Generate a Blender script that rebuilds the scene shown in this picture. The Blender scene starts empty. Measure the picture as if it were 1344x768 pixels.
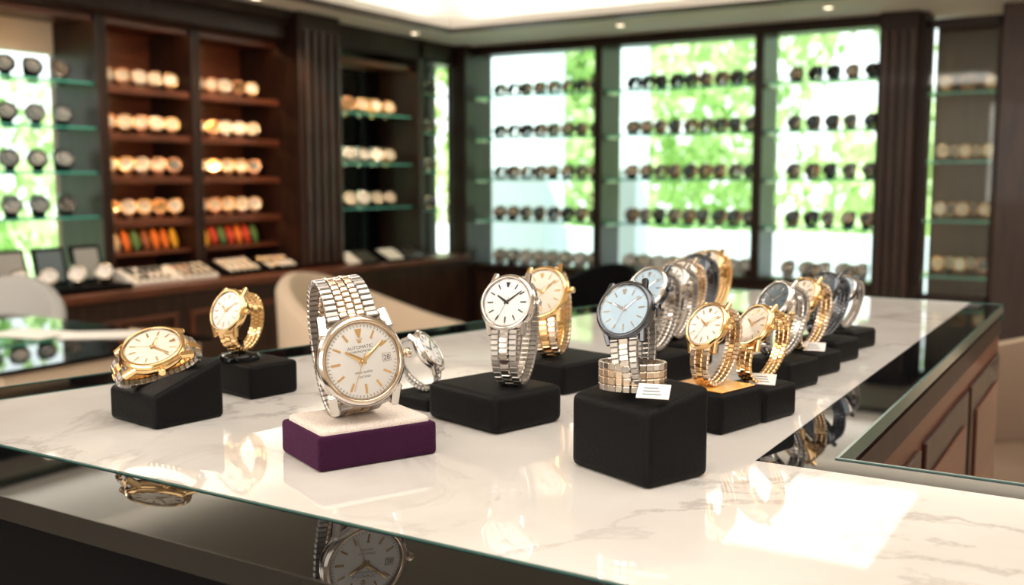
import bpy, bmesh, math, random
from mathutils import Vector, Matrix, Euler
random.seed(7)
S = bpy.context.scene
COL = S.collection
rad = math.radians

# ------------------------------------------------------------------ materials
def newmat(name):
    m = bpy.data.materials.new(name); m.use_nodes = True
    nt = m.node_tree; b = nt.nodes['Principled BSDF']
    return m, nt, b

def pmat(name, col, rough=0.5, metal=0.0, noise=0.0, nscale=40.0, coat=0.0, emis=None, es=0.0, ior=1.5, bump=0.0, stretch=None):
    m, nt, b = newmat(name)
    b.inputs['Base Color'].default_value = (*col, 1)
    b.inputs['Roughness'].default_value = rough
    b.inputs['Metallic'].default_value = metal
    b.inputs['IOR'].default_value = ior
    b.inputs['Coat Weight'].default_value = coat
    b.inputs['Coat Roughness'].default_value = 0.05
    if emis:
        b.inputs['Emission Color'].default_value = (*emis, 1)
        b.inputs['Emission Strength'].default_value = es
    if noise > 0 or bump > 0:
        tc = nt.nodes.new('ShaderNodeTexCoord')
        mp = nt.nodes.new('ShaderNodeMapping')
        if stretch: mp.inputs['Scale'].default_value = stretch
        n = nt.nodes.new('ShaderNodeTexNoise'); n.inputs['Scale'].default_value = nscale
        n.inputs['Detail'].default_value = 5
        nt.links.new(tc.outputs['Object'], mp.inputs['Vector'])
        nt.links.new(mp.outputs['Vector'], n.inputs['Vector'])
        if noise > 0:
            r = nt.nodes.new('ShaderNodeValToRGB')
            r.color_ramp.elements[0].color = tuple(c * (1 - noise) for c in col) + (1,)
            r.color_ramp.elements[1].color = tuple(min(1, c * (1 + noise)) for c in col) + (1,)
            r.color_ramp.elements[0].position = 0.3; r.color_ramp.elements[1].position = 0.7
            nt.links.new(n.outputs['Fac'], r.inputs['Fac'])
            nt.links.new(r.outputs['Color'], b.inputs['Base Color'])
        if bump > 0:
            bp = nt.nodes.new('ShaderNodeBump'); bp.inputs['Strength'].default_value = bump
            bp.inputs['Distance'].default_value = 0.001
            nt.links.new(n.outputs['Fac'], bp.inputs['Height'])
            nt.links.new(bp.outputs['Normal'], b.inputs['Normal'])
    return m

def glassmat(name, tint=(0.93, 0.98, 0.96), gloss=1.0, ior=1.45):
    m = bpy.data.materials.new(name); m.use_nodes = True
    nt = m.node_tree; nt.nodes.clear()
    o = nt.nodes.new('ShaderNodeOutputMaterial')
    t = nt.nodes.new('ShaderNodeBsdfTransparent'); t.inputs['Color'].default_value = (*tint, 1)
    g = nt.nodes.new('ShaderNodeBsdfGlossy'); g.inputs['Roughness'].default_value = 0.02
    g.inputs['Color'].default_value = (gloss, gloss, gloss, 1)
    f = nt.nodes.new('ShaderNodeFresnel'); f.inputs['IOR'].default_value = ior
    mx = nt.nodes.new('ShaderNodeMixShader')
    nt.links.new(f.outputs[0], mx.inputs[0]); nt.links.new(t.outputs[0], mx.inputs[1])
    nt.links.new(g.outputs[0], mx.inputs[2]); nt.links.new(mx.outputs[0], o.inputs['Surface'])
    return m

WOOD = pmat('dark_walnut', (0.020, 0.0075, 0.005), 0.42, noise=0.5, nscale=6, stretch=(6, 6, 0.6), coat=0.06, ior=1.4)
WOODR = pmat('red_mahogany', (0.12, 0.034, 0.015), 0.38, noise=0.4, nscale=6, stretch=(6, 0.8, 6), coat=0.15)
WOODB = pmat('walnut_panel', (0.036, 0.014, 0.008), 0.38, noise=0.5, nscale=5, stretch=(5, 5, 0.7), coat=0.1)
CEIL = pmat('ceiling_paint', (0.93, 0.91, 0.87), 0.8)
CREAM = pmat('cream_plaster', (0.82, 0.76, 0.66), 0.8)
FLOOR = pmat('floor_stone', (0.48, 0.40, 0.32), 0.25, noise=0.15, nscale=3)
BLK = pmat('black_leatherette', (0.003, 0.003, 0.0035), 0.55, bump=0.4, nscale=900, ior=1.22)
BLKG = pmat('black_glass', (0.002, 0.003, 0.004), 0.02, ior=1.34)
BLKM = pmat('matte_black', (0.004, 0.004, 0.005), 0.6, ior=1.12)
EDGE = pmat('glass_edge_teal', (0.05, 0.13, 0.115), 0.12, ior=1.6)
EDGED = pmat('dark_metal_edge', (0.02, 0.022, 0.022), 0.2, 0.6)
EDGEB = pmat('glass_shelf_edge', (0.07, 0.38, 0.33), 0.2)
GLASS = glassmat('clear_glass')
SHELF = glassmat('shelf_glass', (0.72, 0.92, 0.87))
CRYST = glassmat('watch_crystal', (1, 1, 1), 0.8, 1.25)
PURP = pmat('purple_velvet', (0.030, 0.004, 0.024), 0.9, noise=0.5, nscale=1500, bump=0.8, ior=1.25)
PURP.node_tree.nodes['Principled BSDF'].inputs['Sheen Weight'].default_value = 0.18
PURP.node_tree.nodes['Principled BSDF'].inputs['Sheen Tint'].default_value = (0.55, 0.18, 0.45, 1)
PLUSH = pmat('cream_plush', (0.74, 0.66, 0.60), 0.95, noise=0.2, nscale=1200, bump=0.9)
STEEL = pmat('polished_steel', (0.66, 0.63, 0.60), 0.15, 1.0)
STEELB = pmat('brushed_steel', (0.42, 0.40, 0.38), 0.34, 1.0)
DSTEEL = pmat('dark_steel', (0.12, 0.13, 0.15), 0.22, 1.0)
GOLD = pmat('yellow_gold', (0.83, 0.57, 0.28), 0.16, 1.0)
CHAMP = pmat('champagne_gold', (0.70, 0.57, 0.44), 0.22, 1.0)
ROSE = pmat('rose_gold', (0.80, 0.48, 0.32), 0.22, 1.0)
WHITE = pmat('white_dial', (0.90, 0.90, 0.89), 0.4)
IVORY = pmat('ivory_dial', (0.82, 0.76, 0.66), 0.35)
BLUEW = pmat('ice_blue_dial', (0.46, 0.61, 0.73), 0.3)
SLATE = pmat('slate_dial', (0.10, 0.14, 0.17), 0.3)
INK = pmat('black_ink', (0.01, 0.01, 0.01), 0.5)
CARD = pmat('tag_card', (0.80, 0.79, 0.77), 0.6)
AMBER = pmat('amber_plate', (0.85, 0.42, 0.08), 0.3, coat=0.5)
FABRIC = pmat('cream_upholstery', (0.68, 0.55, 0.42), 0.85, bump=0.3, nscale=200)
FABG = pmat('grey_upholstery', (0.45, 0.46, 0.46), 0.85, bump=0.3, nscale=200)
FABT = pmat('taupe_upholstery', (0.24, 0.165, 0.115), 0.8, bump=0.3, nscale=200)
LED = pmat('warm_led', (1, 0.7, 0.4), 0.5, emis=(1.0, 0.55, 0.22), es=18)
LEDC = pmat('cabinet_led', (1, 0.7, 0.4), 0.5, emis=(1.0, 0.6, 0.3), es=9)
LAMP = pmat('downlight_lens', (1, 0.9, 0.8), 0.5, emis=(1.0, 0.80, 0.55), es=6)

def marble():
    m, nt, b = newmat('white_marble')
    tc = nt.nodes.new('ShaderNodeTexCoord')
    n1 = nt.nodes.new('ShaderNodeTexNoise'); n1.inputs['Scale'].default_value = 6; n1.inputs['Detail'].default_value = 8
    n1.inputs['Distortion'].default_value = 0.7; n1.inputs['Roughness'].default_value = 0.62
    r1 = nt.nodes.new('ShaderNodeValToRGB'); e = r1.color_ramp.elements
    e[0].position = 0.475; e[0].color = (0, 0, 0, 1); e[1].position = 0.50; e[1].color = (1, 1, 1, 1)
    x = r1.color_ramp.elements.new(0.525); x.color = (0, 0, 0, 1)
    n2 = nt.nodes.new('ShaderNodeTexNoise'); n2.inputs['Scale'].default_value = 9; n2.inputs['Detail'].default_value = 6
    r2 = nt.nodes.new('ShaderNodeValToRGB'); e = r2.color_ramp.elements
    e[0].position = 0.3; e[0].color = (0.60, 0.575, 0.545, 1); e[1].position = 0.6; e[1].color = (0.70, 0.68, 0.65, 1)
    n3 = nt.nodes.new('ShaderNodeTexNoise'); n3.inputs['Scale'].default_value = 7
    r3 = nt.nodes.new('ShaderNodeValToRGB'); r3.color_ramp.elements[0].position = 0.36; r3.color_ramp.elements[1].position = 0.60
    mul = nt.nodes.new('ShaderNodeMath'); mul.operation = 'MULTIPLY'
    mul2 = nt.nodes.new('ShaderNodeMath'); mul2.operation = 'MULTIPLY'; mul2.inputs[1].default_value = 0.6
    mx = nt.nodes.new('ShaderNodeMixRGB'); mx.inputs[2].default_value = (0.36, 0.33, 0.31, 1)
    for n in (n1, n2, n3): nt.links.new(tc.outputs['Object'], n.inputs['Vector'])
    nt.links.new(n1.outputs['Fac'], r1.inputs[0]); nt.links.new(n2.outputs['Fac'], r2.inputs[0]); nt.links.new(n3.outputs['Fac'], r3.inputs[0])
    nt.links.new(r1.outputs[0], mul.inputs[0]); nt.links.new(r3.outputs[0], mul.inputs[1])
    nt.links.new(mul.outputs[0], mul2.inputs[0]); nt.links.new(mul2.outputs[0], mx.inputs[0])
    nt.links.new(r2.outputs[0], mx.inputs[1]); nt.links.new(mx.outputs[0], b.inputs['Base Color'])
    b.inputs['Roughness'].default_value = 0.03; b.inputs['IOR'].default_value = 1.9
    return m
MARBLE = marble()

def leafmat():
    m = bpy.data.materials.new('leaves'); m.use_nodes = True
    nt = m.node_tree; nt.nodes.clear()
    o = nt.nodes.new('ShaderNodeOutputMaterial')
    g = nt.nodes.new('ShaderNodeNewGeometry')
    tc = nt.nodes.new('ShaderNodeTexCoord')
    n = nt.nodes.new('ShaderNodeTexNoise'); n.inputs['Scale'].default_value = 0.55; n.inputs['Detail'].default_value = 3
    ad = nt.nodes.new('ShaderNodeMath'); ad.operation = 'MULTIPLY_ADD'; ad.inputs[1].default_value = 0.35
    r = nt.nodes.new('ShaderNodeValToRGB'); e = r.color_ramp.elements
    e[0].position = .45; e[0].color = (0.30, 0.48, 0.17, 1); e[1].position = .9; e[1].color = (0.82, 0.92, 0.60, 1)
    d = nt.nodes.new('ShaderNodeBsdfDiffuse'); t = nt.nodes.new('ShaderNodeBsdfTranslucent')
    mx = nt.nodes.new('ShaderNodeMixShader'); mx.inputs[0].default_value = 0.5
    nt.links.new(tc.outputs['Object'], n.inputs['Vector'])
    nt.links.new(g.outputs['Random Per Island'], ad.inputs[0]); nt.links.new(n.outputs['Fac'], ad.inputs[2]); nt.links.new(ad.outputs[0], r.inputs[0])
    nt.links.new(r.outputs[0], d.inputs[0]); nt.links.new(r.outputs[0], t.inputs[0])
    nt.links.new(d.outputs[0], mx.inputs[1]); nt.links.new(t.outputs[0], mx.inputs[2]); nt.links.new(mx.outputs[0], o.inputs[0])
    return m
LEAF = leafmat()
LAWN = pmat('garden_ground', (0.45, 0.66, 0.30), 0.9, noise=0.4, nscale=2)
BARK = pmat('bark', (0.22, 0.17, 0.12), 0.9)
PALE = pmat('pale_stone', (0.62, 0.71, 0.76), 0.6)
BOUNCE_PAVE = pmat('bounce_paving', (0.72, 0.69, 0.64), 0.7, noise=0.1, nscale=3)  # pale ground added to bounce daylight up onto the ceiling

# ------------------------------------------------------------------ mesh builder
class MB:
    def __init__(s): s.v = []; s.f = []; s.m = []; s.sm = []; s.mats = []
    def mi(s, mat):
        if mat not in s.mats: s.mats.append(mat)
        return s.mats.index(mat)
    def add(s, vs, fs, mat, M=None, smooth=False):
        o = len(s.v)
        for v in vs:
            v = Vector(v)
            s.v.append(M @ v if M is not None else v)
        k = s.mi(mat)
        for f in fs: s.f.append([i + o for i in f]); s.m.append(k); s.sm.append(smooth)
    def box(s, x0, x1, y0, y1, z0, z1, mat, M=None, c=0.0):
        hx, hy, hz = (x1 - x0) / 2, (y1 - y0) / 2, (z1 - z0) / 2
        cx, cy, cz = (x1 + x0) / 2, (y1 + y0) / 2, (z1 + z0) / 2
        if c <= 0:
            vs = [(cx + a * hx, cy + b * hy, cz + d * hz) for a in (-1, 1) for b in (-1, 1) for d in (-1, 1)]
            fs = [(0, 1, 3, 2), (4, 6, 7, 5), (0, 4, 5, 1), (2, 3, 7, 6), (0, 2, 6, 4), (1, 5, 7, 3)]
            s.add(vs, fs, mat, M); return
        vs = []; idx = {}
        for a in (-1, 1):
            for b in (-1, 1):
                for d in (-1, 1):
                    idx[(a, b, d)] = len(vs)
                    vs += [(cx + a * hx, cy + b * (hy - c), cz + d * (hz - c)), (cx + a * (hx - c), cy + b * hy, cz + d * (hz - c)), (cx + a * (hx - c), cy + b * (hy - c), cz + d * hz)]
        fs = []
        def q(l, ax, sg):
            fs.append(l if sg > 0 else l[::-1])
        for sg in (-1, 1):
            q([idx[(sg, -1, -1)], idx[(sg, 1, -1)], idx[(sg, 1, 1)], idx[(sg, -1, 1)]], 0, sg)
            q([idx[(-1, sg, -1)] + 1, idx[(-1, sg, 1)] + 1, idx[(1, sg, 1)] + 1, idx[(1, sg, -1)] + 1], 1, sg)
            q([idx[(-1, -1, sg)] + 2, idx[(1, -1, sg)] + 2, idx[(1, 1, sg)] + 2, idx[(-1, 1, sg)] + 2], 2, sg)
        for a in (-1, 1):
            for b in (-1, 1):
                q([idx[(a, b, -1)], idx[(a, b, -1)] + 1, idx[(a, b, 1)] + 1, idx[(a, b, 1)]], 0, a * b)
                q([idx[(a, -1, b)], idx[(a, 1, b)], idx[(a, 1, b)] + 2, idx[(a, -1, b)] + 2], 0, a * b)
                q([idx[(-1, a, b)] + 1, idx[(-1, a, b)] + 2, idx[(1, a, b)] + 2, idx[(1, a, b)] + 1], 0, a * b)
                for d in (-1, 1):
                    k = idx[(a, b, d)]; q([k, k + 1, k + 2], 0, a * b * d)
        s.add(vs, fs, mat, M)
    def prism(s, pts, z0, z1, mat):
        n = len(pts)
        s.add([(x, y, z0) for x, y in pts] + [(x, y, z1) for x, y in pts],
              [tuple(range(n))[::-1], tuple(range(n, 2 * n))] + [(i, (i + 1) % n, n + (i + 1) % n, n + i) for i in range(n)], mat)
    def lathe(s, prof, mat, M=None, n=48, smooth=True, capt=False, capb=False):
        vs = []; fs = []
        for (r, z) in prof:
            for i in range(n):
                a = 2 * math.pi * i / n; vs.append((r * math.cos(a), r * math.sin(a), z))
        for j in range(len(prof) - 1):
            for i in range(n):
                k = (i + 1) % n
                fs.append((j * n + i, j * n + k, (j + 1) * n + k, (j + 1) * n + i))
        s.add(vs, fs, mat, M, smooth)
        if capt: s.add([vs[(len(prof) - 1) * n + i] for i in range(n)], [tuple(range(n))], mat, M)
        if capb: s.add([vs[i] for i in range(n)], [tuple(range(n))[::-1]], mat, M)
    def disc(s, r, z, mat, M=None, n=32):
        s.add([(r * math.cos(2 * math.pi * i / n), r * math.sin(2 * math.pi * i / n), z) for i in range(n)], [tuple(range(n))], mat, M)
    def obj(s, name, parent=None):
        me = bpy.data.meshes.new(name)
        me.from_pydata([tuple(v) for v in s.v], [], s.f)
        for m in s.mats: me.materials.append(m)
        for i, p in enumerate(me.polygons): p.material_index = s.m[i]; p.use_smooth = s.sm[i]
        me.update()
        o = bpy.data.objects.new(name, me); COL.objects.link(o)
        if parent: o.parent = parent; o.matrix_parent_inverse = Matrix.Translation(-Vector(parent.location))
        return o

def empty(name, loc=(0, 0, 0)):
    o = bpy.data.objects.new(name, None); o.location = loc; COL.objects.link(o); o.empty_display_size = 0.1; return o

def sbox(name, x0, x1, y0, y1, z0, z1, mat, parent=None, c=0):
    b = MB(); b.box(x0, x1, y0, y1, z0, z1, mat, c=c); return b.obj(name, parent)

# ------------------------------------------------------------------ room shell
XL, YB = -5.05, 7.46
ZC = 2.42
TX, TY = -4.5, 6.5
sbox('floor', -5.6, 3.0, -2.6, 7.98, -0.1, 0.0, FLOOR)
b = MB()
b.box(-5.6, TX, -2.6, 7.98, ZC, ZC + 0.5, CEIL)
b.box(TX, 3.0, TY, 7.98, ZC, ZC + 0.5, CEIL)
b.box(TX, 3.0, -2.6, TY, 2.74, 2.92, CREAM)
b.obj('ceiling')
b = MB()
b.box(TX - .02, TX + .04, -2.6, TY + .02, ZC - 0.025, ZC, WOOD)
b.box(TX + .04, 3.0, TY - .04, TY + .02, ZC - 0.025, ZC, WOOD)
b.obj('trim_1')
sbox('wall_front', -5.6, 3.0, -2.7, -2.6, 0, 2.9, CREAM)
sbox('wall_right', 3.0, 3.1, -2.6, 7.98, 0, 2.9, CREAM)

b = MB()
b.box(-5.05, -1.27, YB, YB + 0.32, 0, 0.56, WOODB)
b.box(-5.05, -1.27, YB, YB + 0.32, 2.36, ZC, WOOD)
b.box(-5.2, -4.94, YB, YB + 0.32, 0.56, 2.36, WOOD)
b.box(-1.56, -1.27, YB, YB + 0.32, 0.56, 2.36, WOOD)
b.obj('wall_back')
sbox('wall_back', -0.80, 3.0, YB, YB + 0.5, 0, ZC, WOOD)
sbox('wall_back', -1.27, -0.80, YB + 0.42, YB + 0.5, 0.0, ZC, WOODB)
sbox('wall_back', -1.27, -0.80, YB, YB + 0.42, 0.0, 0.45, WOODB)
b = MB()
for x in (-3.71, -2.405):
    b.box(x - 0.035, x + 0.035, YB - 0.05, YB + 0.31, 0.56, 2.36, WOOD, c=0.005)
b.box(-4.96, -1.54, YB - 0.06, YB + 0.02, 0.52, 0.57, WOOD, c=0.005)
b.box(-4.96, -1.54, YB - 0.04, YB + 0.02, 2.34, 2.39, WOOD, c=0.005)
b.obj('trim_2')
b = MB()
b.box(-1.56, -1.30, YB - 0.10, YB, 0, ZC, WOOD, c=0.01)
for k in range(4): b.box(-1.53 + k * 0.06, -1.495 + k * 0.06, YB - 0.12, YB - 0.09, 0.1, 2.3, WOODB, c=0.004)
b.box(-5.05, -4.90, YB - 0.16, YB, 0, ZC, WOOD, c=0.01)
b.box(-0.80, -0.55, YB - 0.10, YB, 0, ZC, WOODB, c=0.01)
b.obj('trim_3')
for i, (x0, x1) in enumerate(((-4.94, -3.745), (-3.675, -2.44), (-2.37, -1.56))):
    sbox('window_%d' % (i + 1), x0, x1, YB + 0.305, YB + 0.31, 0.56, 2.36, GLASS)

XB = -5.42
b = MB()
b.box(XB - 0.1, XL, -2.6, 7.6, 0, 0.64, WOODB)
b.box(XB - 0.1, XL, -2.6, 7.6, 2.27, ZC, WOOD)
b.box(XB - 0.1, XB, -2.6, 3.10, 0.64, 2.27, WOODR)
b.box(XB - 0.1, XB, 3.83, 5.85, 0.64, 2.27, WOODR)
b.box(XB - 0.1, XB, 3.10, 3.83, 2.02, 2.27, CREAM)
b.box(XB - 0.1, XB, 6.62, 6.80, 0.64, 2.27, BLKM)
b.box(XB - 0.1, XB, 7.50, 7.6, 0.64, 2.27, WOOD)
b.obj('wall_left')
b = MB()
for (y0, y1) in ((2.95, 3.02), (3.79, 3.86), (4.47, 4.54)):
    b.box(XB, XL + 0.02, y0, y1, 0.70, 2.27, WOOD, c=0.005)
b.box(XB, XL + 0.20, 5.24, 5.66, 0.70, ZC, WOOD, c=0.015)
for k in range(5): b.box(XL + 0.19, XL + 0.225, 5.27 + k * 0.08, 5.31 + k * 0.08, 0.72, 2.3, WOODB, c=0.004)
b.box(XB, XL + 0.06, 6.76, 6.84, 0.67, ZC, WOOD, c=0.01)
b.box(XL - 0.02, XL + 0.10, -2.6, 5.24, 2.22, ZC, WOOD, c=0.02)
b.box(XL + 0.08, XL + 0.16, -2.6, 5.24, 2.34, ZC, WOOD, c=0.02)
b.box(XL - 0.02, XL + 0.06, 5.66, 7.3, 2.25, ZC, WOOD, c=0.02)
b.obj('trim_4')
sbox('window_4', XB - 0.06, XB - 0.055, 3.10, 3.83, 0.64, 2.02, GLASS)  # opening stands in for greenery reflected in the mirror-backed shelves
sbox('window_5', XB - 0.06, XB - 0.055, 5.85, 6.62, 0.64, 2.27, GLASS)  # another opening replacing a mirror back and its green reflection
sbox('window_6', XB - 0.06, XB - 0.055, 6.80, 7.50, 0.64, 2.27, GLASS)

X0 = XL + .004
b = MB()
b.box(X0, XL + 0.30, -2.4, 5.66, 0.0, 0.64, WOODB, c=0.005)
b.box(X0, XL + 0.34, -2.4, 5.68, 0.64, 0.69, WOODR, c=0.008)
y = 5.12
while y > 0:
    for (a0, a1, z0, z1) in ((y - 0.95, y, 0.50, 0.525), (y - 0.95, y, 0.10, 0.125), (y - 0.975, y - 0.95, 0.10, 0.525), (y, y + 0.025, 0.10, 0.525)):
        b.box(XL + 0.30, XL + 0.318, a0, a1, z0, z1, WOODR, c=0.004)
    y -= 1.1
b.obj('base_cabinet')
b = MB()
b.box(X0, XL + 0.16, 5.69, 7.29, 0.0, 0.62, WOODB, c=0.005)
b.box(X0, XL + 0.20, 5.69, 7.29, 0.62, 0.66, WOODR, c=0.006)
b.obj('base_cabinet')

# ------------------------------------------------------------------ mini display watches
def mini(b, M, bez, dial, strap, tilt=25, R=0.045, post=True):
    """small display watch; local: foot at origin, facing +X, up +Z"""
    hz = 0.060 if post else R + 0.008
    T = M @ Matrix.Translation((0.0, 0, hz + 0.012)) @ Matrix.Rotation(rad(90 - tilt), 4, 'Y')
    b.lathe([(R * .72, -.012), (R, -.010), (R, .004), (R * .90, .009), (R * .74, .009), (R * .72, .004)], bez, T, n=18)
    b.disc(R * .73, .005, dial, T, n=18)
    hm = INK if dial not in (INK, SLATE) else CARD
    b.box(-.0015, .0015, 0, R * .5, .0056, .0068, hm, T); b.box(-R * .6, 0, -.0018, .0018, .0056, .0068, hm, T)
    for a in range(0, 360, 30):
        b.box(R * .55, R * .70, -.0015, .0015, .0054, .0062, hm, T @ Matrix.Rotation(rad(a), 4, 'Z'))
    n = 14; w = R * .46
    vs = []; fs = []
    for i in range(n + 1):
        t = rad(32 + (328 - 32) * i / n)
        x = -R * 1.35 * math.sin(t); z = -R * .80 + R * .86 * math.cos(t)
        vs += [(x, -w, z), (x, w, z), (x * .84, w, z * .9 - .001), (x * .84, -w, z * .9 - .001)]
        if i:
            o = 4 * (i - 1)
            for a, c in ((0, 1), (1, 2), (2, 3), (3, 0)): fs.append((o + a, o + c, o + 4 + c, o + 4 + a))
    b.add(vs, fs, strap, T, True)
    if post:
        b.lathe([(.010, .003), (.006, .012), (.005, hz * .55)], strap, M @ Matrix.Translation((-.024, 0, 0)), n=8)
        b.lathe([(.026, 0), (.026, .005), (.010, .007)], BLKM, M @ Matrix.Translation((-.020, 0, 0)), n=12, capb=True)

def placeM(x, y, z, ang): return Matrix.Translation((x, y, z)) @ Matrix.Rotation(ang, 4, 'Z')

gold_set = [(ROSE, IVORY, ROSE), (GOLD, WHITE, GOLD), (CHAMP, WHITE, STEEL), (CHAMP, IVORY, BLKM), (GOLD, IVORY, CHAMP), (STEEL, IVORY, CHAMP), (ROSE, SLATE, ROSE), (ROSE, GOLD, ROSE)]
dark_set = [(DSTEEL, SLATE, BLKM), (DSTEEL, INK, DSTEEL), (BLKM, SLATE, BLKM)]
brz_set = [(ROSE, SLATE, ROSE), (DSTEEL, SLATE, ROSE), (CHAMP, SLATE, CHAMP), (DSTEEL, INK, DSTEEL), (ROSE, IVORY, DSTEEL)]
sil_set = [(STEEL, WHITE, STEEL), (STEEL, IVORY, CARD), (CARD, WHITE, CARD)]

def shelf_unit(parent, boards):
    b = MB()
    for (y0, y1, z, kind) in boards:
        if kind == 'w':
            b.box(XB + 0.002, XL - 0.005, y0, y1, z - 0.025, z, WOODR, c=0.003)
            b.box(XL - 0.020, XL - 0.003, y0, y1, z - 0.042, z, WOODR, c=0.003)
            b.box(XL - 0.045, XL - 0.030, y0 + .03, y1 - .03, z - 0.030, z - 0.025, LED)
        else:
            b.box(XB + 0.002, XL - 0.02, y0, y1, z - 0.010, z, SHELF)
            b.box(XL - 0.02, XL - 0.014, y0, y1, z - 0.011, z + .001, EDGEB)
    return b.obj('shelf_boards', parent)
zs = (1.835, 1.565, 1.315, 1.06, 0.865)
E1 = empty('wall_display_shelving', (XL, 4.5, .7)); E0 = empty('wall_display_shelving', (XL, 3.4, .7)); E3 = empty('wall_display_shelving', (XL, 6.2, .7)); E4 = empty('wall_display_shelving', (XL, 7.0, .7))
shelf_unit(E1, [(3.86, 4.47, z, 'w') for z in zs[:4]] + [(4.54, 5.24, z, 'w') for z in zs[:4]] + [(3.86, 4.47, 2.22, 'w'), (4.54, 5.24, 2.22, 'w')])
shelf_unit(E0, [(3.02, 3.79, z, 'g') for z in (1.84, 1.59, 1.34, 1.09)] + [(3.02, 3.79, 2.22, 'w')])
shelf_unit(E3, [(5.66, 6.76, z, 'g') for z in (1.80, 1.42, 1.08)] + [(5.66, 6.76, 2.2, 'w')])
b = MB()
for z in (2.0, 1.68, 1.36, 1.04):
    b.box(XB + .01, XL - .02, 6.84, 7.28, z - .01, z, SHELF); b.box(XL - .02, XL - .014, 6.84, 7.28, z - .011, z + .001, EDGEB)
b.obj('shelf_boards', E4)

b = MB()
for (y0, n) in ((3.95, 5), (4.63, 5)):
    for z in zs[:4]:
        for i in range(n):
            bz, d, s = random.choice(gold_set)
            mini(b, placeM(XL - 0.12, y0 + i * 0.118 + random.uniform(-.004, .004), z, rad(random.uniform(-45, -28))), bz, d, s, R=.052)
b.obj('watches', E1)
b = MB()
for z in (1.84, 1.59, 1.34, 1.09):
    for i in range(4):
        bz, d, s = random.choice(dark_set)
        mini(b, placeM(XL - 0.12, 3.16 + i * 0.165, z, rad(random.uniform(-35, -10))), bz, d, s, R=.056)
b.obj('watches', E0)
b = MB()
for k, z in enumerate((1.80, 1.42, 1.08)):
    for i in range(6):
        bz, d, s = random.choice(gold_set + sil_set[:1])
        mini(b, placeM(XL - 0.12, 5.78 + i * 0.165, z, rad(random.uniform(-40, -15))), bz, d, s, R=.058)
b.obj('watches', E3)
b = MB()
for z in (2.0, 1.68, 1.36, 1.04):
    for i in range(3):
        bz, d, s = random.choice(brz_set); mini(b, placeM(XL - 0.12, 6.93 + i * 0.13, z, rad(-25)), bz, d, s)
b.obj('watches', E4)

cols = [pmat('strap_' + n, c, 0.5) for n, c in (('yellow', (.75, .45, .04)), ('red', (.55, .05, .03)), ('orange', (.75, .20, .03)), ('green', (.08, .22, .08)), ('cream', (.7, .6, .45)), ('brown', (.3, .1, .04)))]
b = MB()
b.box(XB + .002, XL - .03, 3.86, 4.47, 0.845, 0.865, WOODR); b.box(XB + .002, XL - .03, 4.54, 5.24, 0.845, 0.865, WOODR)
for (y0, n) in ((3.91, 8), (4.60, 8)):
    for i in range(n):
        T = Matrix.Translation((XL - .12, y0 + i * .073, 0.866)) @ Matrix.Rotation(rad(-20), 4, 'Y')
        prof = [(.004, 0), (.022, .02), (.030, .065), (.022, .11), (.004, .135)]
        b.lathe(prof, random.choice(cols), T @ Matrix.Diagonal((.5, 1, 1, 1)), n=12, capt=True, capb=True)
b.obj('straps', E1)
def tray(name, y0, y1, base, zb, inner, nx, ny, itemset):
    b = MB(); L = y1 - y0
    T = Matrix.Translation((XL + .20, y0, zb)) @ Matrix.Rotation(rad(22), 4, 'Y')
    b.box(-.19, 0, 0, L, 0.0, .02, base, T, c=.004)
    b.box(-.18, -.01, .01, L - .01, .02, .024, inner, T)
    for i in range(nx):
        for j in range(ny):
            bz, d, s = random.choice(itemset)
            TT = T @ Matrix.Translation((-.14 + j * .085, .05 + i * (L - .1) / max(1, nx - 1), .026))
            b.lathe([(.024, 0), (.026, .006), (.020, .010)], bz, TT, n=14); b.disc(.020, .009, d, TT, n=14)
            b.box(-.040, -.022, -.011, .011, 0, .006, s, TT); b.box(.022, .040, -.011, .011, 0, .006, s, TT)
    z = math.sin(rad(22)) * .19; xa = XL + .20 - math.cos(rad(22)) * .19
    b.add([(xa, y0, zb), (XL + .20, y0, zb), (xa, y0, zb + z), (xa, y1, zb), (XL + .20, y1, zb), (xa, y1, zb + z)],
          [(0, 1, 2), (3, 5, 4), (0, 3, 4, 1), (0, 2, 5, 3), (1, 4, 5, 2)], base)
    return b.obj(name)
tray('display_tray', 3.84, 4.14, CARD, .691, CARD, 5, 2, [(BLKM, SLATE, BLKM), (DSTEEL, WHITE, INK)])
tray('display_tray', 4.17, 4.47, CARD, .691, CARD, 5, 2, [(BLKM, IVORY, BLKM), (ROSE, SLATE, INK)])
tray('display_tray', 4.54, 4.86, BLKM, .691, BLKM, 5, 2, [(GOLD, WHITE, CARD), (STEEL, WHITE, CARD)])
tray('display_tray', 4.89, 5.20, BLKM, .691, BLKM, 5, 2, [(GOLD, IVORY, GOLD), (STEEL, WHITE, CARD)])
b = MB()
b.box(XL + .02, XL + .27, 3.05, 3.78, .691, .72, BLKM, c=.004)
for i, y in enumerate((3.10, 3.33, 3.56)):
    T = Matrix.Translation((XL + .06, y, .725)) @ Matrix.Rotation(rad(-14), 4, 'Y')
    b.box(-.01, .01, 0, .19, 0, .21, BLKM, T, c=.004); b.box(.0101, .012, .02, .17, .02, .19, (STEELB, SLATE, STEELB)[i], T)
for i in range(4):
    T = Matrix.Translation((XL + .19, 3.14 + i * .17, .72))
    mini(b, T @ Matrix.Rotation(rad(-30), 4, 'Z'), STEEL, WHITE, STEEL, R=.050, post=False)
b.obj('framed_watch_display')
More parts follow.
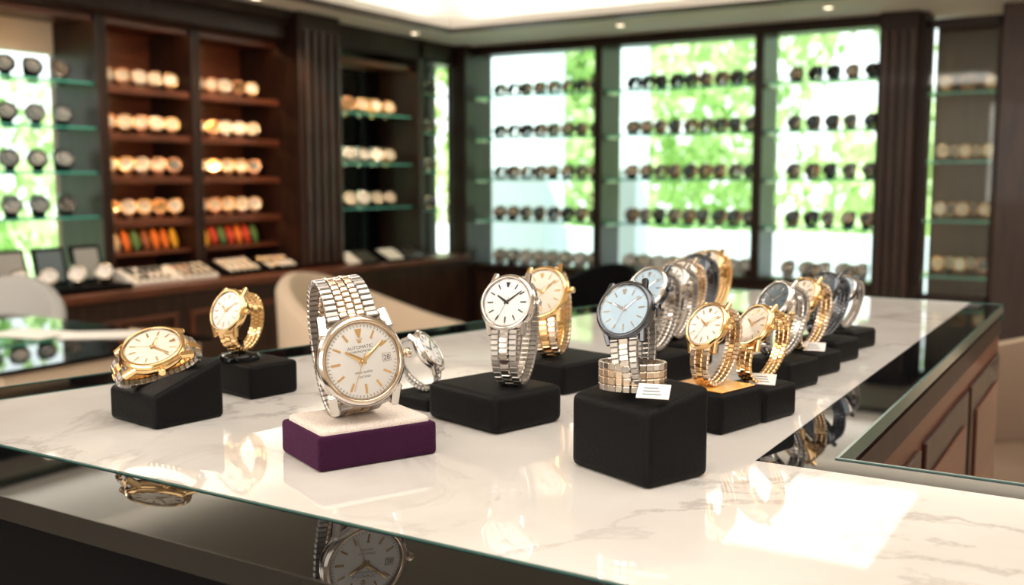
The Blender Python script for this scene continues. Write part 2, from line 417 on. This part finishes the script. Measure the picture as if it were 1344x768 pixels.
def tray3(y0, y1):
    b = MB(); T = Matrix.Translation((XL + .17, y0, .661)) @ Matrix.Rotation(rad(28), 4, 'Y')
    L = y1 - y0; w = .17
    b.box(-w, 0, 0, L, 0, .02, BLKM, T, c=.004); b.box(-w + .01, -.01, .015, L * .45, .02, .026, CARD, T); b.box(-w + .01, -.01, L * .55, L - .015, .02, .026, STEELB, T)
    z = math.sin(rad(28)) * w; xa = XL + .17 - math.cos(rad(28)) * w
    b.add([(xa, y0, .661), (XL + .17, y0, .661), (xa, y0, .661 + z), (xa, y1, .661), (XL + .17, y1, .661), (xa, y1, .661 + z)],
          [(0, 1, 2), (3, 5, 4), (0, 3, 4, 1), (0, 2, 5, 3), (1, 4, 5, 2)], BLKM)
    b.obj('display_tray')
tray3(5.72, 6.10); tray3(6.2, 6.66)

for wi, (x0, x1, n) in enumerate(((-4.93, -3.75, 8), (-3.67, -2.445, 9), (-2.365, -1.57, 5))):
    E = empty('window_watch_display', ((x0 + x1) / 2, YB, .57))
    b = MB()
    for z in (2.0, 1.65, 1.30, 0.95):
        b.box(x0, x1, YB + .01, YB + .24, z - .012, z, SHELF)
        b.box(x0, x1, YB + .004, YB + .01, z - .013, z + .001, EDGEB)
        b.box(x0, x0 + .02, YB + .02, YB + .2, z - .03, z - .013, STEELB); b.box(x1 - .02, x1, YB + .02, YB + .2, z - .03, z - .013, STEELB)
    b.obj('glass_shelves', E)
    b = MB()
    for z in (2.0, 1.65, 1.30, 0.95):
        for i in range(n):
            bz, d, s = random.choice(brz_set)
            x = x0 + .17 + i * ((x1 - x0) - .25) / (n - 1)
            mini(b, placeM(x, YB + .13, z, rad(-90 + random.uniform(-30, -5))), bz, d, s, R=.051)
    for i in range(n):
        bz, d, s = random.choice(sil_set)
        x = x0 + .14 + i * ((x1 - x0) - .26) / (n - 1)
        mini(b, placeM(x, YB + .17, .571, rad(-90 - 15)), bz, d, s, R=.055)
        if wi < 2 or i % 2:
            mini(b, placeM(x + .07, YB + .08, .571, rad(-90 - 15)), *random.choice(brz_set if wi == 2 else sil_set), R=.048)
    b.obj('watches', E)

E = empty('glass_display_cabinet', (-1.04, YB, .45))
b = MB()
for x in (-1.27, -0.83): b.box(x, x + .03, YB - .02, YB, 0.45, 2.36, WOOD, c=.004)
b.box(-1.27, -.80, YB - .02, YB, 2.30, 2.36, WOOD); b.box(-1.27, -.80, YB - .02, YB, .45, .52, WOOD)
b.box(-1.24, -.83, YB - .012, YB - .007, .52, 2.30, GLASS)
for z in (1.88, 1.42, 1.02, .64):
    b.box(-1.265, -.805, YB + .03, YB + .40, z - .012, z, SHELF); b.box(-1.265, -.805, YB + .022, YB + .03, z - .014, z + .001, EDGEB)
for x in (-1.262, -.818): b.box(x, x + .010, YB + .004, YB + .012, .55, 2.28, LEDC)
b.obj('cabinet_frame', E)
b = MB()
for z in (1.88, 1.42, 1.02, .64):
    for i in range(3):
        mini(b, placeM(-1.17 + i * .145, YB + .2, z, rad(-90 - 8)), *random.choice(gold_set), R=.055)
        if z < 1.5: mini(b, placeM(-1.11 + i * .13, YB + .33, z, rad(-90 - 8)), *random.choice(gold_set), R=.05)
b.obj('watches', E)

b = MB()
for (x, y) in ((-4.75, 4.75), (-4.83, 6.5), (-4.75, 3.2), (-3.3, 6.95), (-1.8, 6.95), (-.3, 6.95), (-4.75, 1.7)):
    T = Matrix.Translation((x, y, ZC - .008))
    b.lathe([(.045, .008), (.045, 0), (.032, 0), (.030, .006)], CEIL, T, n=20); b.disc(.031, -.004, LAMP, T @ Matrix.Rotation(math.pi, 4, 'X'), n=20)
b.obj('recessed_downlights')

# ------------------------------------------------------------------ outdoors
b = MB(); b.box(-40, 30, 10.6, 40, -.3, -.1, LAWN); b.box(-40, -8.5, -20, 10.6, -.3, -.1, LAWN)
b.box(-8.5, 30, 8.0, 10.6, -.3, -.1, BOUNCE_PAVE); b.box(-8.5, -5.7, -20, 8.0, -.3, -.1, BOUNCE_PAVE); b.obj('garden_ground')  # grass plus the added light-bouncing paving, in one object
b = MB()
def foliage(b, cx, cy, cz, r, n, sz):
    for i in range(n):
        d = Vector((random.gauss(0, 1), random.gauss(0, 1), random.gauss(0, 1))).normalized() * r * random.uniform(.55, 1)
        if cz + d.z < .25: continue
        M = Matrix.Translation((cx + d.x, cy + d.y, cz + d.z)) @ Euler((random.uniform(0, 6), random.uniform(0, 6), random.uniform(0, 6))).to_matrix().to_4x4()
        s = sz * random.uniform(.6, 1.3)
        b.add([(-s, 0, 0), (0, -s * .5, 0), (s, 0, 0), (0, s * .5, 0)], [(0, 1, 2, 3)], LEAF, M)
for i in range(38):
    x = random.uniform(-14, 5); foliage(b, x, random.uniform(13, 18), random.uniform(.4, 5.5), random.uniform(.9, 1.6), 420, .15)
for i in range(18):
    foliage(b, random.uniform(-13, -10), random.uniform(1, 14), random.uniform(.4, 4.5), random.uniform(.9, 1.5), 300, .15)
for x in (-11, -8, -5, -2, 1): b.lathe([(.18, -.099), (.13, 2.5), (.08, 5)], BARK, Matrix.Translation((x, 16, 0)), n=10)
b.obj('garden_trees')
b = MB()
b.box(-6.2, -5.35, 9.4, 9.9, -.1, 4, PALE); b.box(-4.55, -4.27, 9.4, 9.7, -.1, 4, PALE)
b.box(-9, 2, 10.6, 11.0, -.1, 0.72, PALE)
b.obj('exterior_colonnade')

# ------------------------------------------------------------------ furniture
def tub_chair(name, x, y, ang, mat, inner, R=.38, top=.85, arm=.62):
    b = MB(); n = 28; T = placeM(x, y, 0, ang)
    vs = []
    for i in range(n + 1):
        t = rad(50 + 260 * i / n); k = 0.5 - 0.5 * math.cos((i / n) * 2 * math.pi)
        h = arm + (top - arm) * (k ** 1.1)
        c, s = math.cos(t), math.sin(t)
        prof = [(R * .88, .14), (R * .97, .40), (R, h - .03), (R - .02, h), (R - .06, h), (R - .085, h - .03), (R - .10, .42), (R - .11, .36)]
        vs += [(r * c, r * s, z) for r, z in prof]
    m = 8; fo = []; fi = []
    for i in range(n):
        for j in range(m - 1):
            f = (i * m + j, (i + 1) * m + j, (i + 1) * m + j + 1, i * m + j + 1)
            (fo if j < 4 else fi).append(f)
    b.add(vs, fo, mat, T, True); b.add(vs, fi, inner, T, True)
    b.add(vs[:m], [tuple(range(m))], mat, T); b.add(vs[-m:], [tuple(range(m))[::-1]], mat, T)
    b.lathe([(R - .12, .16), (R - .06, .20), (R - .06, .38), (R - .09, .43), (R - .2, .445)], inner, T @ Matrix.Translation((.03, 0, 0)), n=28, capt=True, capb=True)
    for a in (45, 135, 225, 315):
        b.lathe([(.014, 0), (.02, .17)], WOOD, T @ Matrix.Translation((.25 * math.cos(rad(a)), .25 * math.sin(rad(a)), 0)), n=10, capb=True)
    return b.obj(name)
tub_chair('tub_armchair', -2.90, 3.62, rad(15), FABRIC, FABRIC, .46, .87, .62)
tub_chair('tub_armchair', -4.33, 2.62, rad(-60), FABG, FABG, .34)
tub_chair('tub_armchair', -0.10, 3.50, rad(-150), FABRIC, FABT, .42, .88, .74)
tub_chair('tub_armchair', -2.45, 5.95, rad(-120), FABRIC, FABRIC, .36, .86)
tub_chair('tub_armchair', -2.45, 4.85, rad(-100), BLKM, BLKM, .28, .84, .7)

e = empty('glass_top_desk', (-3.3, 2.1, 0))
b = MB(); b.box(-3.95, -2.75, 1.70, 2.50, .735, .75, BLKG, c=.003); b.obj('glass_top', e)
b = MB(); b.box(-3.92, -2.78, 1.73, 2.47, .62, .735, FABRIC, c=.004)
for (x, y) in ((-3.88, 1.77), (-2.82, 1.77), (-3.88, 2.43), (-2.82, 2.43)): b.box(x - .03, x + .03, y - .03, y + .03, 0, .62, WOOD)
b.box(-3.8, -2.9, 1.8, 2.4, .05, .6, FABRIC); b.obj('desk_body', e)
b = MB()
for i, (x, y, a) in enumerate(((-3.35, 2.2, 12), (-3.6, 2.05, -20), (-3.1, 2.3, 40))):
    b.box(-.13, .13, -.09, .09, .751 + i * .001, .7518 + i * .001, CARD, Matrix.Translation((x, y, 0)) @ Matrix.Rotation(rad(a), 4, 'Z'))
b.obj('paper_sheets')

# ------------------------------------------------------------------ main counter (left edge runs slightly askew)
TOP = 1.14
def LX(y, off=0): return -.715 + (y - .357) * .23 + off
e = empty('display_counter', (-.42, .9, 0))
b = MB()
b.prism([(LX(.357), .357), (1.3, .357), (1.3, .560), (-.178, .560), (-.178, 1.44), (LX(1.44), 1.44)], TOP - .02, TOP, MARBLE)
b.obj('marble_top', e)
b = MB()
b.prism([(LX(.2975, -.05), .2975), (1.3, .2975), (1.3, .3555), (LX(.3535, -.05), .3555)], TOP - .012, TOP - .0003, BLKG)
b.box(-.178, -.140, .588, 1.44, TOP - .012, TOP - .0003, BLKG)
b.box(-.178, 1.3, .560, .588, TOP - .012, TOP - .0003, BLKG)
b.prism([(LX(.3555, -.05), .3555), (LX(.3555, -.002), .3555), (LX(1.44, -.002), 1.44), (LX(1.44, -.05), 1.44)], TOP - .012, TOP - .0003, BLKG)
b.obj('black_glass_band', e)
b = MB()
b.box(LX(.357), 1.3, .3555, .357, TOP - .02, TOP + .0004, EDGE)
b.box(LX(.2975, -.05), 1.3, .2965, .2975, TOP - .012, TOP + .0001, EDGED)
b.box(-.140, -.138, .590, 1.443, TOP - .010, TOP + .0004, EDGE)
b.box(-.140, 1.3, .588, .590, TOP - .010, TOP + .0004, EDGE)
b.prism([(LX(.357, -.002), .357), (LX(.357), .357), (LX(1.44), 1.44), (LX(1.44, -.002), 1.44)], TOP - .02, TOP + .0004, EDGE)
b.prism([(LX(.2975, -.052), .2975), (LX(.2975, -.05), .2975), (LX(1.44, -.05), 1.44), (LX(1.44, -.052), 1.44)], TOP - .012, TOP + .0002, EDGE)
b.box(LX(1.44, -.05), -.138, 1.440, 1.443, TOP - .02, TOP + .0004, EDGE)
b.obj('glass_edging', e)
b = MB()
b.prism([(LX(.303, -.045), .303), (1.29, .303), (1.29, .583), (LX(.583, -.045), .583)], .02, TOP - .0121, BLKM)
b.prism([(LX(.583, -.045), .583), (-.146, .583), (-.146, 1.435), (LX(1.435, -.045), 1.435)], .02, TOP - .021, BLKM)
b.box(-.146, -.142, .590, 1.438, 0.0, TOP - .013, WOODR)
b.box(-.142, -.139, .60, 1.43, TOP - .035, TOP - .015, WOOD)
for k in range(3):
    y0 = .62 + k * .275
    b.box(-.142, -.138, y0, y0 + .25, .72, TOP - .06, WOODB, c=.001); b.box(-.138, -.135, y0 + .03, y0 + .22, .75, TOP - .09, WOODR, c=.001)
b.box(-.14, 1.29, .583, .587, 0, TOP - .013, WOODR)
b.obj('counter_body', e)

# ------------------------------------------------------------------ stands
def block(name, F, w, d, h, psi, mat, slope=0.0, slope2=0.0, bev=.004, z=TOP, top=None):
    a = rad(90 + psi); e1 = Vector((math.cos(a), math.sin(a))); e2 = Vector((-e1.y, e1.x))
    c = Vector(F) + e1 * w / 2 + e2 * d / 2
    bm = bmesh.new(); bmesh.ops.create_cube(bm, size=1)
    for v in bm.verts:
        zt = h + slope * (v.co.y + .5) + slope2 * (-v.co.x + .5)
        v.co = Vector((v.co.x * d, v.co.y * w, 0 if v.co.z < 0 else zt))
    bmesh.ops.bevel(bm, geom=bm.edges[:], offset=bev, segments=4, profile=.6, affect='EDGES')
    for f in bm.faces: f.smooth = True
    me = bpy.data.meshes.new(name); me.materials.append(mat)
    if top:
        me.materials.append(top)
        r = bmesh.ops.create_cube(bm, size=1)
        for v in r['verts']:
            v.co = Vector((v.co.x * (d - .006), v.co.y * (w - .006), h - .004 if v.co.z < 0 else h + .0035))
        ed = list({ed for v in r['verts'] for ed in v.link_edges})
        bmesh.ops.bevel(bm, geom=ed, offset=.0028, segments=3, profile=.5, affect='EDGES')
        for f in bm.faces:
            if min(v.co.z for v in f.verts) > h - .0041 and max(abs(v.co.x) for v in f.verts) <= (d - .006) / 2 + 1e-5 and max(v.co.z for v in f.verts) > h + .0001:
                f.material_index = 1; f.smooth = True
    bm.to_mesh(me); bm.free()
    me.set_sharp_from_angle(angle=rad(60))
    o = bpy.data.objects.new(name, me); o.location = (c.x, c.y, z); o.rotation_euler = (0, 0, rad(psi)); COL.objects.link(o)
    return o, c

# ------------------------------------------------------------------ detailed watch
def watch(xy, zbase, D, az, tilt, roll=0, a=.8, cy=-.3, bd=.42, case=STEEL, bez=STEEL, dial=WHITE, hand=INK, brace=((-.34, .30, STEELB), (0, .34, STEEL), (.34, .30, STEELB)), w0=.50, w1=.36, main=False, tag=None, ring=False, pad=False, nb=60, time=(10, 9)):
    az, tl = rad(az), rad(tilt)
    nrm = Vector((math.cos(tl) * math.cos(az), math.cos(tl) * math.sin(az), math.sin(tl)))
    up = Vector((-math.sin(tl) * math.cos(az), -math.sin(tl) * math.sin(az), math.cos(tl)))
    up = Matrix.Rotation(rad(roll), 3, nrm) @ up
    xr = up.cross(nrm)
    R = Matrix((xr, up, nrm)).transposed().to_4x4()
    zoff = -bd * math.sqrt(max(0, 1 - (cy / a) ** 2)) - .07
    def pt(t): return Vector((0, cy + a * math.sin(t), zoff + bd * math.cos(t)))
    N = 400; P = [pt(2 * math.pi * i / N) for i in range(N)]
    st = next((i for i in range(N // 2) if P[i].y >= min(.50, cy + a * .98)), 0)
    en = next((i for i in range(N - 1, N // 2, -1) if P[i].y <= -.50), N - 1)
    run = P[st:en + 1]
    run = [Vector((0, .45, -.06))] + run + [Vector((0, -.45, -.06))]
    low = min((R @ p).z for p in run) * D - .045 * D
    cx = (R @ Vector((0, cy, zoff))) * D
    pos = Vector((xy[0] - cx.x * .75, xy[1] - cx.y * .75, zbase - low + (.0 if not pad else .006)))
    M = Matrix.Translation(pos) @ R @ Matrix.Scale(D, 4)
    b = MB()
    b.lathe([(.36, -.17), (.44, -.155), (.485, -.11), (.50, -.07), (.50, -.02), (.485, .0)], case, M, nb, capb=True)
    b.lathe([(.485, .0), (.492, .012), (.485, .028), (.455, .052)], case if main else bez, M, nb)
    b.lathe([(.455, .052), (.435, .060), (.422, .055), (.415, .03)], bez, M, nb)
    b.lathe([(.415, .045), (.400, .020)], STEEL if not main else CHAMP, M, nb)
    b.disc(.413, .018, dial, M, nb)
    b.lathe([(.418, .050), (.38, .062), (.2, .070), (.001, .072)], CRYST, M, nb)
    for sx in (-1, 1):
        for sy in (-1, 1):
            T = M @ Matrix.Translation((sx * (w0 / 2 + .055), sy * .42, -.068)) @ Matrix.Rotation(-sy * rad(24), 4, 'X') @ Matrix.Rotation(sx * sy * rad(8), 4, 'Z')
            b.box(-.05, .05, -.13, .13, -.055, .045, case, T, c=.022)
    T = M @ Matrix.Translation((.49, 0, -.05)) @ Matrix.Rotation(rad(90), 4, 'Y')
    b.lathe([(.03, 0), (.03, .03), (.055, .035), (.058, .05), (.058, .09), (.045, .10)], bez if main else case, T, 16, capt=True)
    for i in range(60):
        an = rad(i * 6); T = M @ Matrix.Rotation(-an, 4, 'Z')
        if i % 5 == 0:
            if main and i == 15: continue
            if i % 15 == 0 and i: b.box(-.013, .013, .25, .355, .018, .026, hand, T, c=.002)
            elif i == 0:
                b.add([(-.04, .35, .026), (.04, .35, .026), (.014, .26, .026), (-.014, .26, .026)], [(0, 3, 2, 1)], hand, T)
            else: b.box(-.011, .011, .26, .355, .018, .026, hand, T, c=.002)
        if main or i % 5 == 0: b.box(-.0026, .0026, .368, .392, .0182, .0192, INK, T)
    if main:
        b.box(.235, .325, -.04, .04, .018, .022, CARD, M); b.box(.23, .33, -.045, -.038, .018, .024, STEEL, M); b.box(.23, .33, .038, .045, .018, .024, STEEL, M)
        b.box(.23, .237, -.04, .04, .018, .024, STEEL, M); b.box(.323, .33, -.04, .04, .018, .024, STEEL, M)
        for k in (-2, -1, 0, 1, 2):
            b.box(-.003, .003, 0, .045, .0185, .022, GOLD, M @ Matrix.Translation((k * .006, .205, 0)) @ Matrix.Rotation(-rad(k * 14), 4, 'Z'))
        b.box(-.018, .018, .198, .207, .0185, .022, GOLD, M)
    hh, mm = time
    def hnd(an, L, w, z):
        T = M @ Matrix.Rotation(-rad(an), 4, 'Z')
        b.add([(-w * .6, -.05, z), (w * .6, -.05, z), (w, L * .15, z), (w * .55, L * .95, z), (0, L, z), (-w * .55, L * .95, z), (-w, L * .15, z), (0, L * .5, z + .008)],
              [(0, 1, 7), (1, 2, 7), (2, 3, 7), (3, 4, 7), (4, 5, 7), (5, 6, 7), (6, 0, 7)], hand, T)
    hnd(hh * 30 + mm * .5, .22, .024, .030); hnd(mm * 6, .33, .018, .036)
    b.box(-.003, .003, -.09, .34, .040, .043, hand, M @ Matrix.Rotation(-rad(205), 4, 'Z'))
    b.lathe([(.022, .028), (.022, .046), (.01, .05)], hand, M, 14, capt=True)
    step = .088 if not main else .070; nextd = step * .5; tot = sum((run[i + 1] - run[i]).length for i in range(len(run) - 1)); cum = 0
    for i in range(len(run) - 1):
        sg = (run[i + 1] - run[i]).length
        while cum + sg >= nextd and sg > 0:
            p = run[i].lerp(run[i + 1], (nextd - cum) / sg); tg = (run[i + 1] - run[i]).normalized()
            fr = nextd / tot; ww = w0 + (w1 - w0) * math.sin(math.pi * fr)
            nn = Vector((1, 0, 0)).cross(tg)
            L = Matrix((Vector((1, 0, 0)), tg, nn)).transposed().to_4x4(); T = M @ Matrix.Translation(p) @ L
            for k, (cx_, cw, mt) in enumerate(brace):
                sh = 0 if k % 2 == 0 else step * .5
                th_ = .034 if k % 2 == 0 else .040
                b.box((cx_ - cw / 2) * ww, (cx_ + cw / 2) * ww, -step * .47 + sh, step * .47 + sh, -th_, th_, mt, T, c=.012)
            nextd += step
        cum += sg
    if ring:
        T0 = Matrix.Translation((xy[0] + .002, xy[1] - .004, zbase)) @ Matrix.Rotation(rad(ring), 4, 'Z')
        for i in range(26):
            t = 2 * math.pi * i / 26
            T = T0 @ Matrix.Translation((.0175 * math.cos(t), .0115 * math.sin(t), .0080)) @ Matrix.Rotation(math.atan2(.0115 * math.cos(t), -.0175 * math.sin(t)), 4, 'Z')
            for k, (z, mt) in enumerate(((-.0060, STEEL), (-.0020, CHAMP), (.0020, CHAMP), (.0060, STEEL))):
                b.box(-.0019, .0019, -.0009, .0009, z - .0018, z + .0018, mt, T, c=.0004)
    if pad:
        b.lathe([(.015, 0), (.015, .003), (.013, .005), (.004, .006), (.003, .014)], BLKG, Matrix.Translation((xy[0], xy[1], zbase)), 30)
    if tag:
        tx, ty, ta = tag
        T = Matrix.Translation((tx, ty, zbase + .0006)) @ Matrix.Rotation(rad(ta), 4, 'Z') @ Matrix.Rotation(rad(30), 4, 'X')
        b.box(-.0085, .0085, -.0005, .0105, .0004, .0010, CARD, T)
        for k in range(3): b.box(-.0055, .0045 - k * .001, .002 + k * .0024, .0026 + k * .0024, .0010, .00108, INK, T)
    o = b.obj('wristwatch')
    if main:
        for txt, y, s in (('AUTOMATIC', .135, .05), ('CHRONOMETER', .095, .032), ('swiss quality', -.13, .04), ('CERTIFIED', -.18, .032)):
            cu = bpy.data.curves.new('dial_text', 'FONT'); cu.body = txt; cu.size = s; cu.align_x = 'CENTER'; cu.materials.append(INK)
            t = bpy.data.objects.new('dial_text', cu); COL.objects.link(t); t.matrix_world = M @ Matrix.Translation((0, y, .0185)); t.parent = o
        cu = bpy.data.curves.new('date_text', 'FONT'); cu.body = '28'; cu.size = .075; cu.align_x = 'CENTER'; cu.materials.append(INK)
        t = bpy.data.objects.new('date_text', cu); COL.objects.link(t); t.matrix_world = M @ Matrix.Translation((.28, -.026, .0225)); t.parent = o
    return o

G3 = ((-.34, .30, GOLD), (0, .34, GOLD), (.34, .30, GOLD))
C3 = ((-.34, .30, CHAMP), (0, .34, GOLD), (.34, .30, CHAMP))
TT = ((-.34, .30, STEELB), (0, .34, GOLD), (.34, .30, STEELB))
J5 = ((-.37, .24, STEELB), (-.165, .15, CHAMP), (0, .15, CHAMP), (.165, .15, CHAMP), (.37, .24, STEELB))
D3 = ((-.34, .30, DSTEEL), (0, .34, DSTEEL), (.34, .30, DSTEEL))
S3 = ((-.34, .30, STEELB), (0, .34, STEEL), (.34, .30, STEELB))

o, c = block('velvet_watch_cushion', (-.373, .411), .074, .056, .0195, -25, PURP, bev=.003, top=PLUSH)
watch((-.385, .451), TOP + .0230, .0520, -31, 9, roll=5, a=.74, cy=.18, bd=.46, bez=CHAMP, hand=GOLD, brace=J5, w0=.60, w1=.50, main=True)
o, c = block('watch_display_block', (-.527, .429), .052, .056, .022, -8, BLK, slope=.018)
watch((-.549, .449), TOP + .0265, .043, -60, 58, roll=-60, a=.62, cy=0, bd=.22, case=GOLD, bez=GOLD, dial=IVORY, hand=GOLD, brace=TT)
o, c = block('watch_display_block', (-.541, .526), .042, .047, .025, -10, BLK)
watch(c - Vector((.011, .006)), TOP + .025, .035, -92, 22, roll=4, a=.60, cy=-.11, bd=.42, case=GOLD, bez=GOLD, dial=WHITE, hand=GOLD, brace=G3, pad=True)
o, c = block('watch_display_block', (-.408, .560), .045, .040, .010, -10, BLK)
watch(c - Vector((.006, .004)), TOP + .010, .032, 20, 35, a=.62, cy=-.1, bd=.35, dial=WHITE, brace=S3)
o, c = block('watch_display_block', (-.334, .530), .060, .070, .025, -16, BLK, bev=.006)
watch(c + Vector((.012, .005)), TOP + .025, .039, -84, 22, roll=4, a=.85, cy=-.41, bd=.46, hand=INK, brace=S3, w1=.44, dial=WHITE, bez=STEEL)
o, c = block('watch_display_block', (-.355, .657), .066, .060, .023, -14, BLK)
watch(c - Vector((.010, .004)), TOP + .023, .044, -88, 24, roll=10, a=.74, cy=-.24, bd=.42, case=GOLD, bez=GOLD, dial=IVORY, hand=GOLD, brace=C3)
o, c = block('watch_display_block', (-.207, .475), .046, .062, .041, -22, BLK, slope=.009, bev=.005)
watch(c - Vector((.004, .001)), TOP + .046, .034, -94, 27, roll=12, a=.80, cy=-.36, bd=.42, case=DSTEEL, bez=DSTEEL, dial=BLUEW, hand=STEEL, brace=S3, ring=20, tag=(-.209, .484, 15))
def rowwatch(F, top, D, az, tilt, case, bez, dial, hand, brace, roll=0, w=.045, d=.048, a=.76, cy=-.26, tag=False, bev=.004, **k):
    o, c = block('watch_display_block', F, w, d, top - TOP, -15, BLK, bev=bev)
    t = (F[0] - .006, F[1] + .012, 10) if tag else None
    watch(c, top, D, az, tilt, roll, a=a, cy=cy, case=case, bez=bez, dial=dial, hand=hand, brace=brace, tag=t, nb=40, **k)
    return c
c = rowwatch((-.214, .603), 1.166, .0335, -114, 30, GOLD, GOLD, WHITE, GOLD, C3, w=.048, d=.046, roll=6)
b = MB(); b.box(-.020, .020, -.0185, .0185, 0, .0008, AMBER, Matrix.Translation((c.x, c.y - .001, 1.1661)) @ Matrix.Rotation(rad(-15), 4, 'Z'), c=.0002); b.obj('amber_plate')
rowwatch((-.2006, .6485), 1.163, .033, -124, 32, GOLD, GOLD, IVORY, GOLD, G3, w=.04, d=.034, tag=True, roll=6)
rowwatch((-.2163, .7575), 1.162, .037, -124, 32, STEEL, STEEL, SLATE, STEEL, S3, w=.045, d=.044, roll=6)
rowwatch((-.2133, .8257), 1.159, .037, -120, 30, GOLD, GOLD, IVORY, GOLD, C3, w=.04, d=.044, tag=True, roll=6)
rowwatch((-.2157, .8918), 1.160, .036, -120, 30, DSTEEL, DSTEEL, SLATE, STEEL, D3, w=.045, d=.044)
rowwatch((-.2184, .9733), 1.158, .031, -115, 30, DSTEEL, STEEL, BLUEW, STEEL, S3, w=.045, d=.042)
rowwatch((-.308, .729), 1.163, .042, -110, 30, DSTEEL, STEEL, BLUEW, STEEL, S3, w=.045, d=.05, roll=8)
rowwatch((-.3179, .7972), 1.163, .040, -110, 30, STEEL, STEEL, WHITE, INK, S3, w=.045, d=.05, roll=8)
rowwatch((-.332, .852), 1.163, .040, -112, 30, CHAMP, STEEL, IVORY, GOLD, C3, w=.045, d=.05, roll=8)
rowwatch((-.344, .918), 1.163, .040, -112, 30, DSTEEL, DSTEEL, SLATE, STEEL, D3, w=.045, d=.05, roll=8)
rowwatch((-.357, .993), 1.162, .040, -112, 30, GOLD, GOLD, IVORY, GOLD, G3, w=.045, d=.05, roll=8)

# ------------------------------------------------------------------ lights
def area(name, loc, size, power, col=(1, 1, 1), rot=(0, 0, 0), sy=None):
    l = bpy.data.lights.new(name, 'AREA'); l.energy = power; l.color = col; l.shape = 'RECTANGLE'; l.size = size; l.size_y = sy or size
    o = bpy.data.objects.new(name, l); o.location = loc; o.rotation_euler = rot; COL.objects.link(o); return o
area('added_overhead_light', (-1.45, 5.3, 2.73), 1.0, 7, (1, .95, .88), sy=1.3)  # added out of view so its reflection brightens the marble at right
area('added_overhead_light', (-3.6, 1.0, 2.73), 1.2, 55, (1, .88, .74))  # this and the remaining overhead areas are added fill, not known fixtures
area('added_overhead_light', (0.3, 0.3, 2.73), 1.8, 34, (1, .93, .85))
area('added_overhead_light', (-2.6, -1.2, 2.73), 1.6, 34, (1, .91, .81))
area('added_overhead_light', (1.6, 3.0, 2.73), 1.4, 40, (1, .91, .81))
area('added_dial_fill', (-.3, -2.59, 1.7), 3.4, 58, (1, .93, .85), (math.pi / 2, 0, 0), 1.5)  # added fill behind the camera, brightens dials and metal
area('added_ceiling_uplight', (TX + .10, 2.5, ZC + .05), .08, 20, (1, .94, .84), (math.pi, 0, 0), 7.5)  # added uplight to lift the grey ceiling, no such lamp seen
area('added_ceiling_uplight', (-.8, TY - .10, ZC + .05), 7.0, 20, (1, .94, .84), (math.pi, 0, 0), .08)  # second added uplight, along the back of the tray
for (x, y) in ((-4.35, 3.3), (-4.35, 4.3), (-4.35, 5.0), (-4.35, 6.3)):
    l = bpy.data.lights.new('downlight_spot', 'SPOT'); l.energy = 34; l.color = (1, .72, .45); l.spot_size = rad(85); l.spot_blend = .6; l.shadow_soft_size = .05
    o = bpy.data.objects.new('downlight_spot', l); o.location = (x, y, 2.36); COL.objects.link(o)
    d = Vector((-5.2, y, 1.2)) - Vector(o.location); o.rotation_euler = d.to_track_quat('-Z', 'Y').to_euler()
sun = bpy.data.lights.new('sun', 'SUN'); sun.energy = 10; sun.angle = rad(1); sun.color = (1, .97, .90)
so = bpy.data.objects.new('sun', sun); COL.objects.link(so); so.rotation_euler = Vector((-.35, .75, -.8)).to_track_quat('-Z', 'Y').to_euler()
w = bpy.data.worlds.new('sky'); S.world = w; w.use_nodes = True
bg = w.node_tree.nodes['Background']; bg.inputs[0].default_value = (.94, .97, 1.0, 1); bg.inputs[1].default_value = 2.6

# ------------------------------------------------------------------ camera
cam = bpy.data.cameras.new('camera'); co = bpy.data.objects.new('camera', cam); COL.objects.link(co)
cam.lens = 36; cam.sensor_width = 36; cam.clip_start = .02; cam.clip_end = 200
co.location = (0, 0, 1.3); co.rotation_euler = (math.pi / 2 - math.atan(149 / 1344), 0, rad(31.3))
cam.dof.use_dof = True; cam.dof.focus_distance = .585; cam.dof.aperture_fstop = 9
S.camera = co
S.view_settings.view_transform = 'Standard'
S.view_settings.look = 'None'
S.view_settings.exposure = 0.18
